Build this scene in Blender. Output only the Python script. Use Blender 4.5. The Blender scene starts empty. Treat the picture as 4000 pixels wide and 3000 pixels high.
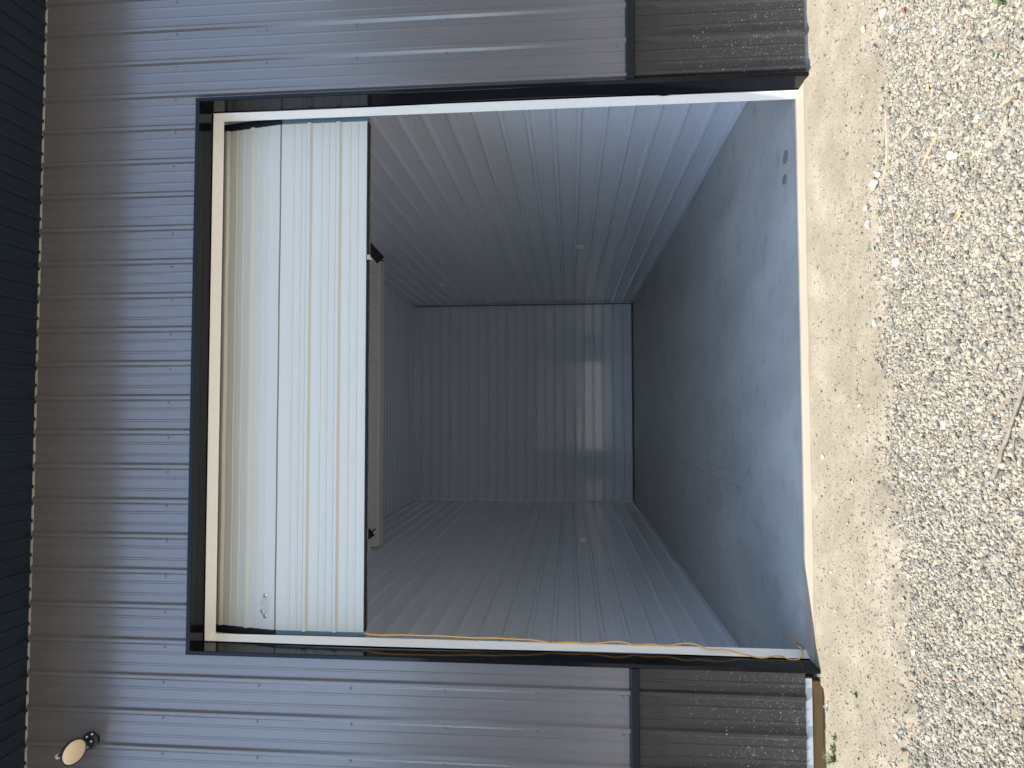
import bpy, bmesh, math, random
import numpy as np
from mathutils import Vector, Matrix

# ------------------------------------------------------------------ camera
scene = bpy.context.scene
F, YAW, PITCH, ROLL = 2644.52, 2.4172, 4.8861, -0.2913      # photo pixels (4000 wide), degrees
CAM = Vector((-0.2741, -4.3048, 1.486))
def cam_axes():
    y, p, r = map(math.radians, (YAW, PITCH, ROLL))
    fwd = Vector((math.sin(y) * math.cos(p), math.cos(y) * math.cos(p), math.sin(p)))
    right = Vector((math.cos(y), -math.sin(y), 0)); up = right.cross(fwd)
    return right * math.cos(r) + up * math.sin(r), -right * math.sin(r) + up * math.cos(r), fwd
RT, UP, FW = cam_axes()
cd = bpy.data.cameras.new('camera'); cam = bpy.data.objects.new('camera', cd)
scene.collection.objects.link(cam); scene.camera = cam
cd.sensor_width = 36; cd.lens = F / 4000 * 36; cd.clip_start = 0.05; cd.clip_end = 2000
X, Y, Z = -UP, RT, -FW                                       # the phone was held turned on its side
cam.matrix_world = Matrix(((X.x, Y.x, Z.x, CAM.x), (X.y, Y.y, Z.y, CAM.y), (X.z, Y.z, Z.z, CAM.z), (0, 0, 0, 1)))

# ------------------------------------------------------------------ light
AZ, EL = math.radians(21.7), math.radians(60.0)              # from the left, slightly in front of the wall
SUN = Vector((-math.cos(AZ) * math.cos(EL), -math.sin(AZ) * math.cos(EL), math.sin(EL)))
w = bpy.data.worlds.new('World'); scene.world = w; w.use_nodes = True
sky = w.node_tree.nodes.new('ShaderNodeTexSky'); sky.sky_type = 'NISHITA'; sky.sun_disc = False
sky.sun_elevation = EL; sky.sun_rotation = math.atan2(SUN.x, SUN.y)
sky.air_density = 1.0; sky.dust_density = 0.5; sky.ozone_density = 1.0
tint = w.node_tree.nodes.new('ShaderNodeMix'); tint.data_type = 'RGBA'; tint.blend_type = 'MULTIPLY'; tint.inputs[0].default_value = 1
tint.inputs[7].default_value = (1.05, 1.0, .925, 1)             # warm tint on the sky light, standing in for a warmer white balance
w.node_tree.links.new(sky.outputs[0], tint.inputs[6]); w.node_tree.links.new(tint.outputs[2], w.node_tree.nodes['Background'].inputs[0])
w.node_tree.nodes['Background'].inputs[1].default_value = 0.15
sl = bpy.data.lights.new('sun', 'SUN'); sl.energy = 2.15; sl.angle = math.radians(0.53); sl.color = (1.0, 0.93, 0.82)
so = bpy.data.objects.new('sun', sl); scene.collection.objects.link(so)
so.rotation_euler = SUN.to_track_quat('Z', 'Y').to_euler(); so.location = (0, 0, 20)
scene.view_settings.view_transform = 'Standard'; scene.view_settings.look = 'None'
scene.view_settings.exposure = 1.88; scene.view_settings.gamma = 1.0
scene.render.engine = 'CYCLES'
scene.cycles.max_bounces = 14; scene.cycles.diffuse_bounces = 10; scene.cycles.glossy_bounces = 6
scene.render.resolution_x = 1024; scene.render.resolution_y = 768

rnd = random.Random(7); nr = np.random.default_rng(7)

# ------------------------------------------------------------------ helpers
C = scene.collection
def mesh_obj(name, verts, faces, m, parent=None, smooth=False):
    me = bpy.data.meshes.new(name); me.from_pydata([tuple(v) for v in verts], [], faces); me.update()
    if smooth: me.polygons.foreach_set('use_smooth', [True] * len(me.polygons))
    o = bpy.data.objects.new(name, me); C.objects.link(o)
    if m: me.materials.append(m)
    if parent: o.parent = parent
    return o
def tag(o, label=None, cat=None, group=None, kind=None):
    if label: o['label'] = label
    if cat: o['category'] = cat
    if group: o['group'] = group
    if kind: o['kind'] = kind
    return o
def empty(name, loc=(0, 0, 0)):
    o = bpy.data.objects.new(name, None); C.objects.link(o); o.location = loc; o.empty_display_size = .2
    return o
class MB:                                                     # mesh builder
    def __init__(s): s.v = []; s.f = []
    def add(s, v, f):
        n = len(s.v); s.v += [tuple(q) for q in v]; s.f += [tuple(i + n for i in q) for q in f]; return s
    def box(s, x0, x1, y0, y1, z0, z1):
        v = [(x, y, z) for x in (x0, x1) for y in (y0, y1) for z in (z0, z1)]
        return s.add(v, [(0, 1, 3, 2), (4, 6, 7, 5), (0, 4, 5, 1), (2, 3, 7, 6), (0, 2, 6, 4), (1, 5, 7, 3)])
    def tube(s, pts, r, n=8, cap=True):
        pts = [Vector(p) for p in pts]; rs = r if isinstance(r, (list, tuple)) else [r] * len(pts)
        rings = []; prev = None
        for i, p in enumerate(pts):
            t = (pts[min(i + 1, len(pts) - 1)] - pts[max(i - 1, 0)]).normalized()
            if prev is None: a = t.orthogonal().normalized()
            else: a = (prev - t * prev.dot(t)).normalized()
            prev = a; b = t.cross(a)
            rings.append([p + (a * math.cos(2 * math.pi * k / n) + b * math.sin(2 * math.pi * k / n)) * rs[i] for k in range(n)])
        v = [q for ring in rings for q in ring]; f = []
        for i in range(len(pts) - 1):
            for k in range(n):
                f.append((i * n + k, i * n + (k + 1) % n, (i + 1) * n + (k + 1) % n, (i + 1) * n + k))
        if cap: f += [tuple(range(n))[::-1], tuple((len(pts) - 1) * n + k for k in range(n))]
        return s.add(v, f)
    def lathe(s, prof, origin, axis, n=20):                   # prof: (radius, height)
        a = Vector(axis).normalized(); u = a.orthogonal().normalized(); b = a.cross(u); o = Vector(origin)
        v = [o + a * h + (u * math.cos(2 * math.pi * k / n) + b * math.sin(2 * math.pi * k / n)) * r for r, h in prof for k in range(n)]
        f = [(i * n + k, i * n + (k + 1) % n, (i + 1) * n + (k + 1) % n, (i + 1) * n + k) for i in range(len(prof) - 1) for k in range(n)]
        f += [tuple(range(n))[::-1], tuple((len(prof) - 1) * n + k for k in range(n))]
        return s.add(v, f)
    def obj(s, name, m, parent=None, smooth=False): return mesh_obj(name, s.v, s.f, m, parent, smooth)
def bevel(o, wd=.002, seg=1):
    b = o.modifiers.new('bevel', 'BEVEL'); b.width = wd; b.segments = seg; b.limit_method = 'ANGLE'; return o
def ray(x, y): return (RT * ((1500 - y) / F) - UP * ((x - 2000) / F) + FW)
def at(x, y, axis, val):                                       # photo point -> where it stands in the world
    d = ray(x, y); return CAM + d * ((val - CAM[axis]) / d[axis])

# ------------------------------------------------------------------ materials
def mat(name, col, rough=.5, spec=.5, metal=0.0, coat=0.0, coat_rough=.1):
    m = bpy.data.materials.new(name); m.use_nodes = True; b = m.node_tree.nodes['Principled BSDF']
    b.inputs['Base Color'].default_value = (*col, 1); b.inputs['Roughness'].default_value = rough
    b.inputs['Specular IOR Level'].default_value = spec; b.inputs['Metallic'].default_value = metal
    b.inputs['Coat Weight'].default_value = coat; b.inputs['Coat Roughness'].default_value = coat_rough
    return m
def N(m, t, **kw):
    n = m.node_tree.nodes.new(t)
    for k, v in kw.items(): setattr(n, k, v)
    return n
def L(m, a, b): m.node_tree.links.new(a, b)
def coords(m, scale=(1, 1, 1)):
    tc = N(m, 'ShaderNodeTexCoord'); mp = N(m, 'ShaderNodeMapping'); mp.inputs['Scale'].default_value = scale
    L(m, tc.outputs['Object'], mp.inputs['Vector']); return mp.outputs[0]
def noise(m, vec, scale, detail=3, rough=.5):
    n = N(m, 'ShaderNodeTexNoise'); n.inputs['Scale'].default_value = scale; n.inputs['Detail'].default_value = detail
    n.inputs['Roughness'].default_value = rough; L(m, vec, n.inputs['Vector']); return n.outputs['Fac']
def ramp(m, fac, stops):
    r = N(m, 'ShaderNodeValToRGB'); L(m, fac, r.inputs[0]); e = r.color_ramp.elements
    for i, (p, c) in enumerate(stops):
        el = e[i] if i < 2 else e.new(p)
        el.position = p; el.color = (*c, 1) if len(c) == 3 else c
    return r.outputs[0]
def mathn(m, op, a, b=None, clamp=False):
    n = N(m, 'ShaderNodeMath', operation=op, use_clamp=clamp)
    for i, q in enumerate((a, b)):
        if q is None: continue
        if isinstance(q, (int, float)): n.inputs[i].default_value = q
        else: L(m, q, n.inputs[i])
    return n.outputs[0]
def mix(m, fac, a, b, mode='MIX'):
    n = N(m, 'ShaderNodeMix', data_type='RGBA', blend_type=mode)
    for s, q in ((n.inputs[0], fac), (n.inputs[6], a), (n.inputs[7], b)):
        if isinstance(q, (int, float)): s.default_value = q
        elif isinstance(q, tuple): s.default_value = (*q, 1)
        else: L(m, q, s)
    return n.outputs[2]
def bump(m, h, dist, strength=1.0, prev=None):
    n = N(m, 'ShaderNodeBump'); n.inputs['Distance'].default_value = dist; n.inputs['Strength'].default_value = strength
    L(m, h, n.inputs['Height'])
    if prev: L(m, prev, n.inputs['Normal'])
    return n.outputs[0]
def P(m): return m.node_tree.nodes['Principled BSDF']
def sepz(m):
    tc = N(m, 'ShaderNodeTexCoord'); s = N(m, 'ShaderNodeSeparateXYZ'); L(m, tc.outputs['Object'], s.inputs[0]); return s.outputs

def sheet_metal(name, col, rough, wave, wscale=(1, 1, 1), dirt=0.25, spec=.5, coat=0.0, grain=.00003, var=(.82, 1.25)):
    m = mat(name, col, rough, spec, coat=coat)
    v = coords(m); n1 = noise(m, coords(m, (1.2, 1.2, .35)), 2.2, 4, .6); fine = noise(m, v, 55, 3, .7)
    k = mathn(m, 'ADD', mathn(m, 'MULTIPLY', n1, .75), mathn(m, 'MULTIPLY', fine, .25))
    lo = tuple(c * (1 - dirt * .55) for c in col); hi = tuple(min(.95, c * (1 + dirt * .55) + dirt * .004) for c in col)
    L(m, ramp(m, k, [(.32, lo), (.68, hi)]), P(m).inputs['Base Color'])
    L(m, ramp(m, fine, [(.3, (rough * var[0],) * 3), (.75, (min(1, rough * var[1]),) * 3)]), P(m).inputs['Roughness'])
    b = bump(m, noise(m, coords(m, wscale), 1.0, 2, .4), wave)
    b = bump(m, noise(m, v, 120, 2, .6), grain, 1, b)
    L(m, b, P(m).inputs['Normal'])
    return m
M = {}
M['siding'] = sheet_metal('grey painted steel', (.131, .118, .117), .21, .0030, (1.8, 1.8, .5), .14, 1.0)
M['liner'] = sheet_metal('white liner steel', (.84, .865, .92), .07, .0010, (.5, .5, 9), .03, 1.0)
M['liner_v'] = sheet_metal('white liner steel upright', (.80, .79, .78), .3, .001, (20, .5, 1), .05, .5)
M['doorwhite'] = sheet_metal('door steel', (.60, .585, .525), .25, .0001, (.3, 1, 4), .008, .5, grain=.000004, var=(.98, 1.03))
M['framewhite'] = sheet_metal('white jamb steel', (.94, .90, .82), .3, .0008, (2, 2, 2), .04, .5)
M['trim'] = sheet_metal('black trim steel', (.006, .0065, .009), .08, .0008, (3, 3, 2), .3, .2)
M['soffit'] = sheet_metal('dark soffit steel', (.008, .018, .034), .4, .001, (2, 2, 2), .3, .45)
M['screw'] = mat('painted screw', (.13, .13, .135), .4, .6)
M['stile'] = mat('slate blue edge steel', (.10, .165, .20), .35)
M['rubber'] = mat('black rubber', (.012, .012, .013), .7)
M['black'] = mat('black powder coat', (.008, .012, .016), .5)
M['chrome'] = mat('zinc plate', (.55, .62, .68), .22, metal=1.0)
M['plastic'] = mat('white outlet plastic', (.8, .8, .78), .35)

# black wainscot with splashed dust low down
m = M['wainscot'] = sheet_metal('charcoal wainscot steel', (.023, .022, .022), .32, .004, (2.5, 2.5, 1.5), .3, .5)
col = P(m).inputs['Base Color'].links[0].from_socket
s = sepz(m); low = mathn(m, 'SUBTRACT', 1.0, mathn(m, 'DIVIDE', s[2], .82), True)
vor = N(m, 'ShaderNodeTexVoronoi'); vor.inputs['Scale'].default_value = 62; L(m, coords(m), vor.inputs['Vector'])
vc = N(m, 'ShaderNodeSeparateColor'); L(m, vor.outputs['Color'], vc.inputs[0])
sp = mathn(m, 'LESS_THAN', vor.outputs['Distance'], mathn(m, 'MULTIPLY', vc.outputs[2], .26))
keep = mathn(m, 'LESS_THAN', vc.outputs[0], mathn(m, 'MULTIPLY', low, .34))
film = mathn(m, 'MULTIPLY', ramp(m, noise(m, coords(m, (1, 1, 1)), 7, 6, .75), [(.25, (.25, .25, .25)), (.8, (1, 1, 1))]), mathn(m, 'MULTIPLY', low, .26))
c2 = mix(m, film, col, (.20, .195, .18))
v2 = N(m, 'ShaderNodeTexVoronoi'); v2.inputs['Scale'].default_value = 150; L(m, coords(m, (1, 1, .8)), v2.inputs['Vector'])
vc2 = N(m, 'ShaderNodeSeparateColor'); L(m, v2.outputs['Color'], vc2.inputs[0])
s2 = mathn(m, 'MULTIPLY', mathn(m, 'LESS_THAN', v2.outputs['Distance'], mathn(m, 'MULTIPLY', vc2.outputs[1], .4)), mathn(m, 'LESS_THAN', vc2.outputs[0], mathn(m, 'MULTIPLY', low, .5)))
c2 = mix(m, s2, c2, (.24, .22, .19))
L(m, mix(m, mathn(m, 'MULTIPLY', sp, keep), c2, (.42, .39, .35)), P(m).inputs['Base Color'])
L(m, mathn(m, 'ADD', .26, mathn(m, 'MULTIPLY', film, .9)), P(m).inputs['Roughness'])

# concrete
m = M['concrete'] = mat('troweled concrete', (.3, .3, .29), .5, .45)
n1 = noise(m, coords(m, (1, .45, 1)), 1.6, 6, .62); n2 = noise(m, coords(m), 34, 4, .7)
k = mathn(m, 'ADD', mathn(m, 'MULTIPLY', n1, .8), mathn(m, 'MULTIPLY', n2, .2))
c = ramp(m, k, [(.3, (.36, .365, .34)), (.5, (.50, .495, .46)), (.68, (.60, .585, .545))])
blot = ramp(m, noise(m, coords(m, (1, 1, 1)), 5.5, 3, .5), [(.56, (1, 1, 1)), (.72, (.80, .81, .82))])
c = mix(m, 1.0, c, blot, 'MULTIPLY')
# two dark oval footprints-like stains and faint tyre arcs
def oval(m, cx, cy, rx, ry):
    s = sepz(m)
    w_ = mathn(m, 'MULTIPLY', mathn(m, 'SUBTRACT', noise(m, coords(m), 22, 3), .5), .9)
    dx = mathn(m, 'DIVIDE', mathn(m, 'SUBTRACT', s[0], cx), rx); dy = mathn(m, 'DIVIDE', mathn(m, 'SUBTRACT', s[1], cy), ry)
    d = mathn(m, 'ADD', mathn(m, 'POWER', dx, 2.0), mathn(m, 'POWER', dy, 2.0))
    return mathn(m, 'LESS_THAN', mathn(m, 'ADD', d, w_), 1.0)
for px, py, rx, ry in ((3068, 614, .047, .06), (3064, 701, .036, .05)):
    g = at(px, py, 2, 0.0); c = mix(m, mathn(m, 'MULTIPLY', oval(m, g.x, g.y, rx, ry), .75), c, (.13, .14, .15))
def streak(m, a, b, wd):                                       # a faint drag mark between two floor points
    s = sepz(m); d = (b - a); ln = d.length; d = d / ln
    ax = mathn(m, 'ADD', mathn(m, 'MULTIPLY', mathn(m, 'SUBTRACT', s[0], a.x), d.x), mathn(m, 'MULTIPLY', mathn(m, 'SUBTRACT', s[1], a.y), d.y))
    pe = mathn(m, 'SUBTRACT', mathn(m, 'MULTIPLY', mathn(m, 'SUBTRACT', s[0], a.x), d.y), mathn(m, 'MULTIPLY', mathn(m, 'SUBTRACT', s[1], a.y), d.x))
    pe = mathn(m, 'ABSOLUTE', mathn(m, 'ADD', pe, mathn(m, 'MULTIPLY', mathn(m, 'SUBTRACT', noise(m, coords(m), 3, 2), .5), .06)))
    ok = mathn(m, 'MULTIPLY', mathn(m, 'LESS_THAN', pe, wd), mathn(m, 'MULTIPLY', mathn(m, 'GREATER_THAN', ax, 0.0), mathn(m, 'LESS_THAN', ax, ln)))
    return mathn(m, 'MULTIPLY', ok, .28)
for q in ((2640, 1795, 2900, 1908), (2720, 1796, 2880, 1848)): c = mix(m, streak(m, at(q[0], q[1], 2, 0.0), at(q[2], q[3], 2, 0.0), .009), c, (.2, .2, .19))
s3 = sepz(m)                                                  # dirt tracked on to the outer edge of the slab
dst = mathn(m, 'MULTIPLY', mathn(m, 'SUBTRACT', 1.0, mathn(m, 'DIVIDE', mathn(m, 'ADD', s3[1], mathn(m, 'MULTIPLY', noise(m, coords(m, (1, 2, 1)), 9, 4, .7), .12)), .33), True), 2.6, True)
c = mix(m, dst, c, (.43, .365, .285))
L(m, c, P(m).inputs['Base Color'])
L(m, ramp(m, n1, [(.3, (.34,) * 3), (.7, (.55,) * 3)]), P(m).inputs['Roughness'])
L(m, bump(m, n2, .0012), P(m).inputs['Normal'])

# dirt
def dirt_mat(name, a, b, c3, rough_h):
    m = mat(name, a, .95, .2)
    n1 = noise(m, coords(m), 3.0, 5, .6); n2 = noise(m, coords(m), 95, 5, .75); n3 = noise(m, coords(m), 380, 3, .7)
    k = mathn(m, 'ADD', mathn(m, 'MULTIPLY', n1, .55), mathn(m, 'MULTIPLY', n2, .45))
    c = ramp(m, k, [(.33, b), (.5, a), (.66, c3)])
    v = N(m, 'ShaderNodeTexVoronoi'); v.inputs['Scale'].default_value = 85; L(m, coords(m), v.inputs['Vector'])
    vc = N(m, 'ShaderNodeSeparateColor'); L(m, v.outputs['Color'], vc.inputs[0])
    sp = mathn(m, 'MULTIPLY', mathn(m, 'LESS_THAN', v.outputs['Distance'], .3), mathn(m, 'LESS_THAN', vc.outputs[1], .22))
    c = mix(m, sp, c, ramp(m, vc.outputs[2], [(0, (.12, .12, .12)), (.35, (.3, .29, .27)), (1, (.66, .62, .54))]))
    L(m, c, P(m).inputs['Base Color'])
    h = mathn(m, 'ADD', mathn(m, 'ADD', n2, mathn(m, 'MULTIPLY', n3, .5)), mathn(m, 'MULTIPLY', sp, .6))
    L(m, bump(m, h, rough_h), P(m).inputs['Normal'])
    return m
M['dirt'] = dirt_mat('packed pale dirt', (.39, .335, .245), (.31, .262, .188), (.54, .47, .36), .007)
M['yard'] = dirt_mat('gravel yard', (.40, .36, .30), (.27, .25, .21), (.52, .48, .42), .012)

def island_mat(name, stops, rough=.85):
    m = mat(name, (.4, .4, .4), rough, .3)
    g = N(m, 'ShaderNodeNewGeometry'); c = ramp(m, g.outputs['Random Per Island'], stops)
    for n_ in m.node_tree.nodes:
        if n_.type == 'VALTORGB': n_.color_ramp.interpolation = 'LINEAR'
    n = ramp(m, noise(m, coords(m), 150, 3, .7), [(.3, (.78,) * 3), (.7, (1.15,) * 3)])
    L(m, mix(m, 1.0, c, n, 'MULTIPLY'), P(m).inputs['Base Color']); return m
M['stones'] = island_mat('mixed gravel', [(0, (.10, .097, .085)), (.07, (.145, .14, .12)), (.22, (.215, .20, .165)), (.42, (.285, .26, .205)),
    (.68, (.345, .31, .237)), (.86, (.43, .385, .295)), (.94, (.37, .32, .24)), (.96, (.40, .31, .20)), (.975, (.27, .19, .14)), (.985, (.26, .27, .27)), (1, (.66, .62, .54))])
M['rock'] = mat('limestone', (.66, .62, .54), .9, .2)
for key, name, c_ in (('rock', 'pale limestone', (.50, .455, .37)), ('rock_brown', 'brown stone', (.30, .18, .13)), ('rock_grey', 'blue grey stone', (.27, .29, .30)), ('rock_pink', 'pink stone', (.42, .25, .24))):
    m = M[key] = mat(name, c_, .9, .25)
    n = noise(m, coords(m), 60, 5, .7)
    L(m, ramp(m, n, [(.3, tuple(q * .75 for q in c_)), (.7, tuple(min(.9, q * 1.15) for q in c_))]), P(m).inputs['Base Color'])
    L(m, bump(m, n, .004), P(m).inputs['Normal'])
def wood(name, a, b, sc=(60, 3, 60)):
    m = mat(name, a, .75, .3); n = noise(m, coords(m, sc), 1, 4, .6)
    L(m, ramp(m, n, [(.3, a), (.7, b)]), P(m).inputs['Base Color']); L(m, bump(m, n, .001), P(m).inputs['Normal']); return m
M['board'] = wood('treated lumber', (.17, .095, .035), (.30, .18, .075), (2, 60, 60))
M['greyboard'] = wood('weathered galvanised strip', (.40, .42, .44), (.56, .57, .58), (1.5, 40, 60))
M['shadestrip'] = mat('grey strip with painted shade', (.17, .19, .2), .6)  # darkened to stand in for shade on the right strip and back corner
M['creamboard'] = wood('cream fascia board', (.40, .36, .28), (.62, .57, .45), (2, 40, 40))
M['stick'] = wood('dry split wood', (.33, .26, .19), (.46, .37, .27))
M['twig'] = wood('dry twig', (.17, .145, .11), (.28, .24, .19))
M['straw'] = wood('orange splinter', (.36, .25, .15), (.46, .34, .22))
M['leaf'] = mat('fresh green leaf', (.27, .42, .17), .5)
M['weed'] = mat('weed green', (.10, .17, .035), .55)
M['redleaf'] = mat('red leaf', (.36, .08, .045), .6)
M['brownleaf'] = mat('brown leaf', (.28, .12, .04), .7)
M['yellowleaf'] = mat('yellow leaf', (.65, .45, .14), .6)
M['paper'] = mat('white scrap', (.85, .87, .88), .55)
M['cord'] = mat('orange cord', (.95, .50, .08), .5)
M['added_hill'] = mat('dark unseen slope', (.085, .09, .065), .95)  # added out of view, toned dark for what the steel reflects
M['lens'] = mat('frosted amber lens', (.80, .62, .40), .25, .6, coat=.5)

# ------------------------------------------------------------------ ribbed sheet
PITCH_M = .2286; RIB0 = 2.343
def rib_profile(a, b, phase, pitch=PITCH_M, major=(.026, .010, .019), minor=(.009, .004, .0031)):
    pts = []
    k0 = int((a - phase) / pitch) - 2; k1 = int((b - phase) / pitch) + 2
    for k in range(k0, k1 + 1):
        c = phase + k * pitch
        B, T, H = major
        pts += [(c - B, 0), (c - B * .86, H * .10), (c - T * 1.12, H * .93), (c - T * .8, H), (c + T * .8, H), (c + T * 1.12, H * .93), (c + B * .86, H * .10), (c + B, 0)]
        for q in (1 / 3, 2 / 3):
            d = c + pitch * q; B2, T2, H2 = minor
            pts += [(d - B2, 0), (d - T2, H2), (d + T2, H2), (d + B2, 0)]
    pts.sort()
    out = [p for p in pts if a < p[0] < b]
    def ev(x):
        for (x0, h0), (x1, h1) in zip(pts, pts[1:]):
            if x0 <= x <= x1: return h0 + (h1 - h0) * (x - x0) / max(1e-9, x1 - x0)
        return 0
    return [(a, ev(a))] + out + [(b, ev(b))]
def sheet(mb, prof, place, lo, hi, flip=False):
    """prof: (along, height); place(along, height, run) -> xyz; run from lo to hi"""
    n = len(mb.v); 
    for s_, h in prof: mb.v.append(tuple(place(s_, h, lo(s_) if callable(lo) else lo))); mb.v.append(tuple(place(s_, h, hi(s_) if callable(hi) else hi)))
    for i in range(len(prof) - 1):
        q = (n + 2 * i, n + 2 * i + 2, n + 2 * i + 3, n + 2 * i + 1)
        mb.f.append(q[::-1] if flip else q)
    return mb

XL, XR = -3.0, 3.0
WX0, WX1 = -7.2, 7.4                                           # wall ends
OPX = 1.845; OPZ = 3.985                                       # black trim outer edge
SOF = 5.103
front = lambda x, h, z: (x, -h, z)
WZ = lambda x: 1.116 - .0022 * x                                # top of the wainscot trim

building = tag(empty('storage_building', (0, 0, 0)), 'grey ribbed steel storage building with black wainscot and half open white overhead door', 'building')

mb = MB()
for a, b, lo in ((WX0, -OPX + .012, WZ), (OPX - .012, WX1, WZ), (-OPX + .012, OPX - .012, OPZ - .015)):
    sheet(mb, rib_profile(a, b, RIB0), front, lo, SOF - .0125)
siding = mb.obj('siding', M['siding'], building)
screw_rows = (4.148, 3.504, 2.889, 2.284, 1.70, 1.17)
def screw_mesh():
    q = MB().lathe([(.0075, 0), (.0075, .0012), (.0048, .002), (.0045, .0062), (.003, .0072)], (0, 0, 0), (0, -1, 0), 8)
    me = bpy.data.meshes.new('screw'); me.from_pydata(q.v, [], q.f); me.materials.append(M['screw']); return me
sm = screw_mesh()
for k in range(-3, 25):
    xr = RIB0 - PITCH_M * k - .036
    for z in screw_rows:
        if abs(xr) < OPX + .01 and z < OPZ: continue
        if abs(xr) > 2.95: continue
        o = bpy.data.objects.new('screw', sm); C.objects.link(o); o.parent = siding; o.location = (xr + rnd.uniform(-.003, .003), 0, z + rnd.uniform(-.005, .005))

WBL, WBR = .076, .004                                          # panel bottoms
def wbot(x): return WBL if x < 0 else WBR
for a, b in ((WX0, -OPX + .012), (OPX - .012, WX1)):
    sheet(MB(), rib_profile(a, b, RIB0), front, (WBL if a < 0 else WBR), lambda x: WZ(x) - .03).obj('wainscot', M['wainscot'], building)

# wainscot ledge trim (z-shaped cap)
for a, b in ((WX0, -OPX - .002), (OPX + .002, WX1)):
    mb = MB()
    t0 = WZ(a); t1 = WZ(b)
    pr = [(.0, .010), (-.034, .001), (-.037, -.004), (-.037, -.046), (-.030, -.050), (.0, -.050)]
    v = [(x, y, t + dz) for x, t in ((a, t0), (b, t1)) for y, dz in pr]; n = len(pr)
    mb.add(v, [(i, i + n, (i + 1) + n, i + 1) for i in range(n - 1)] + [tuple(range(n)), tuple(range(2 * n - 1, n - 1, -1))])
    mb.obj('wainscot_trim', M['trim'], building)

# door trim: outer face 25 mm, return 170 mm deep
RX, RZ, FY = 1.818, 3.957, .14
def trim_frame(mb, ox, oz, ix, iz, y0, y1):
    for sx in (-1, 1):
        a, b = sorted((sx * ox, sx * ix)); mb.box(a, b, y0, y1, -.008, oz)
    mb.box(-ix, ix, y0, y1, iz, oz)
for sx in (-1, 1):
    mb = MB()
    xs = lambda q: sx * q
    zb = -.006
    # L profile running up the jamb; slight waviness along the inner edge
    nz = 60; pr = [(OPX, 0.0), (OPX, -.030), (OPX - .003, -.033), (RX + .002, -.033), (RX, -.030), (RX, FY + .0), (RX - .006, FY - .003)]
    v = []; f = []
    for i in range(nz + 1):
        z = zb + (OPZ - zb) * i / nz
        wob = .003 * math.sin(z * 2.1 + sx) + (.006 * math.exp(-((z - .86) / .05) ** 2) if sx > 0 else 0)
        for j, (px, py) in enumerate(pr):
            zz = min(z, OPZ if px > RX + .01 else OPZ)
            v.append((xs(px - (wob if j >= 5 else 0)), py, zz))
    n = len(pr)
    for i in range(nz):
        for j in range(n - 1):
            q = (i * n + j, i * n + j + 1, (i + 1) * n + j + 1, (i + 1) * n + j); f.append(q if sx < 0 else q[::-1])
    mb.add(v, f)
    mb.obj('door_trim', M['trim'], building)
mb = MB(); pr = [(OPZ, 0.0), (OPZ, -.0305), (OPZ - .003, -.0335), (RZ + .002, -.0335), (RZ, -.0305), (RZ, FY), (RZ - .006, FY - .003)]
v = [(x, y, z) for x in (-OPX + .0005, OPX - .0005) for z, y in pr]; n = len(pr)
v = []
for x in np.linspace(-1, 1, 41):
    for z, y in pr:
        half = OPX - .001 if z > RZ + .01 else RX - .001
        v.append((x * half, y, z))
mb.add(v, [(i * n + j, (i + 1) * n + j, (i + 1) * n + j + 1, i * n + j + 1) for i in range(40) for j in range(n - 1)])
mb.obj('door_trim', M['trim'], building)

# white jamb frame
FI = .212
fr = [(RX, RZ, FY + .004), (RX - .004, RZ - .004, FY - .001), (RX - .008, RZ - .009, FY + .001), (RX - .010, RZ - .012, FY + .010), (1.786, 3.917, FI - .004), (1.784, 3.913, FI), (1.787, 3.916, FI + .004), (1.812, 3.94, FI + .006)]
v = []
for px, pz, py in fr: v += [(-px, py, -.004), (-px, py, pz), (px, py, pz), (px, py, -.004)]
mesh_obj('door_frame', v, [(i * 4 + j, i * 4 + j + 1, (i + 1) * 4 + j + 1, (i + 1) * 4 + j) for i in range(len(fr) - 1) for j in range(3)], M['framewhite'], building)

# strips under the panels
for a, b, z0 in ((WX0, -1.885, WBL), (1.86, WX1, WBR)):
    MB().box(a, b, .002, .030, z0 - .040, z0 + .01).obj('base_strip', M['greyboard' if a < 0 else 'shadestrip'], building)  # right strip coloured darker in place of shade
bevel(MB().box(WX0, -1.905, .018, .060, -.03, WBL - .041).obj('base_board', M['board'], building), .002)

# soffit, board gap, fascia, roof
OH = .87
mb = MB(); mb.box(WX0, WX1, .006, .03, SOF - .06, SOF + .02); mb.obj('top_board', M['creamboard'], building)
mb = MB()
pr = rib_profile(WX0 - .6, WX1 + .6, .03, .1143, (.016, .008, .012), (.0001, .00005, 0.0))
pr = [p for p in pr if True]
sheet(mb, pr, lambda x, h, y: (x, y, SOF - .003 + .012 - h), -OH, .005, True)
mb.obj('soffit', M['soffit'], building)
bevel(MB().box(WX0 - .6, WX1 + .6, -OH - .02, -OH, SOF - .02, SOF + .24).obj('fascia', M['trim'], building), .003)
RB = 12.3
mb = MB()
zt = SOF + .25
pr = rib_profile(WX0 - .6, WX1 + .6, RIB0)
sheet(mb, pr, lambda x, h, y: (x, y, zt + (y + OH) * .09 + h), -OH - .05, RB + .6)
mb.obj('roof', M['trim'], building)
# other outer walls (closed volume)
mb = MB()
sheet(mb, rib_profile(.0, RB, .1), lambda s_, h, z: (WX0 - h, s_, z), .0, lambda s_: zt + (s_ + OH) * .09, True)
sheet(mb, rib_profile(.0, RB, .1), lambda s_, h, z: (WX1 + h, s_, z), .0, lambda s_: zt + (s_ + OH) * .09)
sheet(mb, rib_profile(WX0, WX1, .1), lambda s_, h, z: (s_, RB + h, z), .0, zt + (RB + OH) * .09, True)
mb.obj('outer_wall', M['siding'], building)

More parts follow.
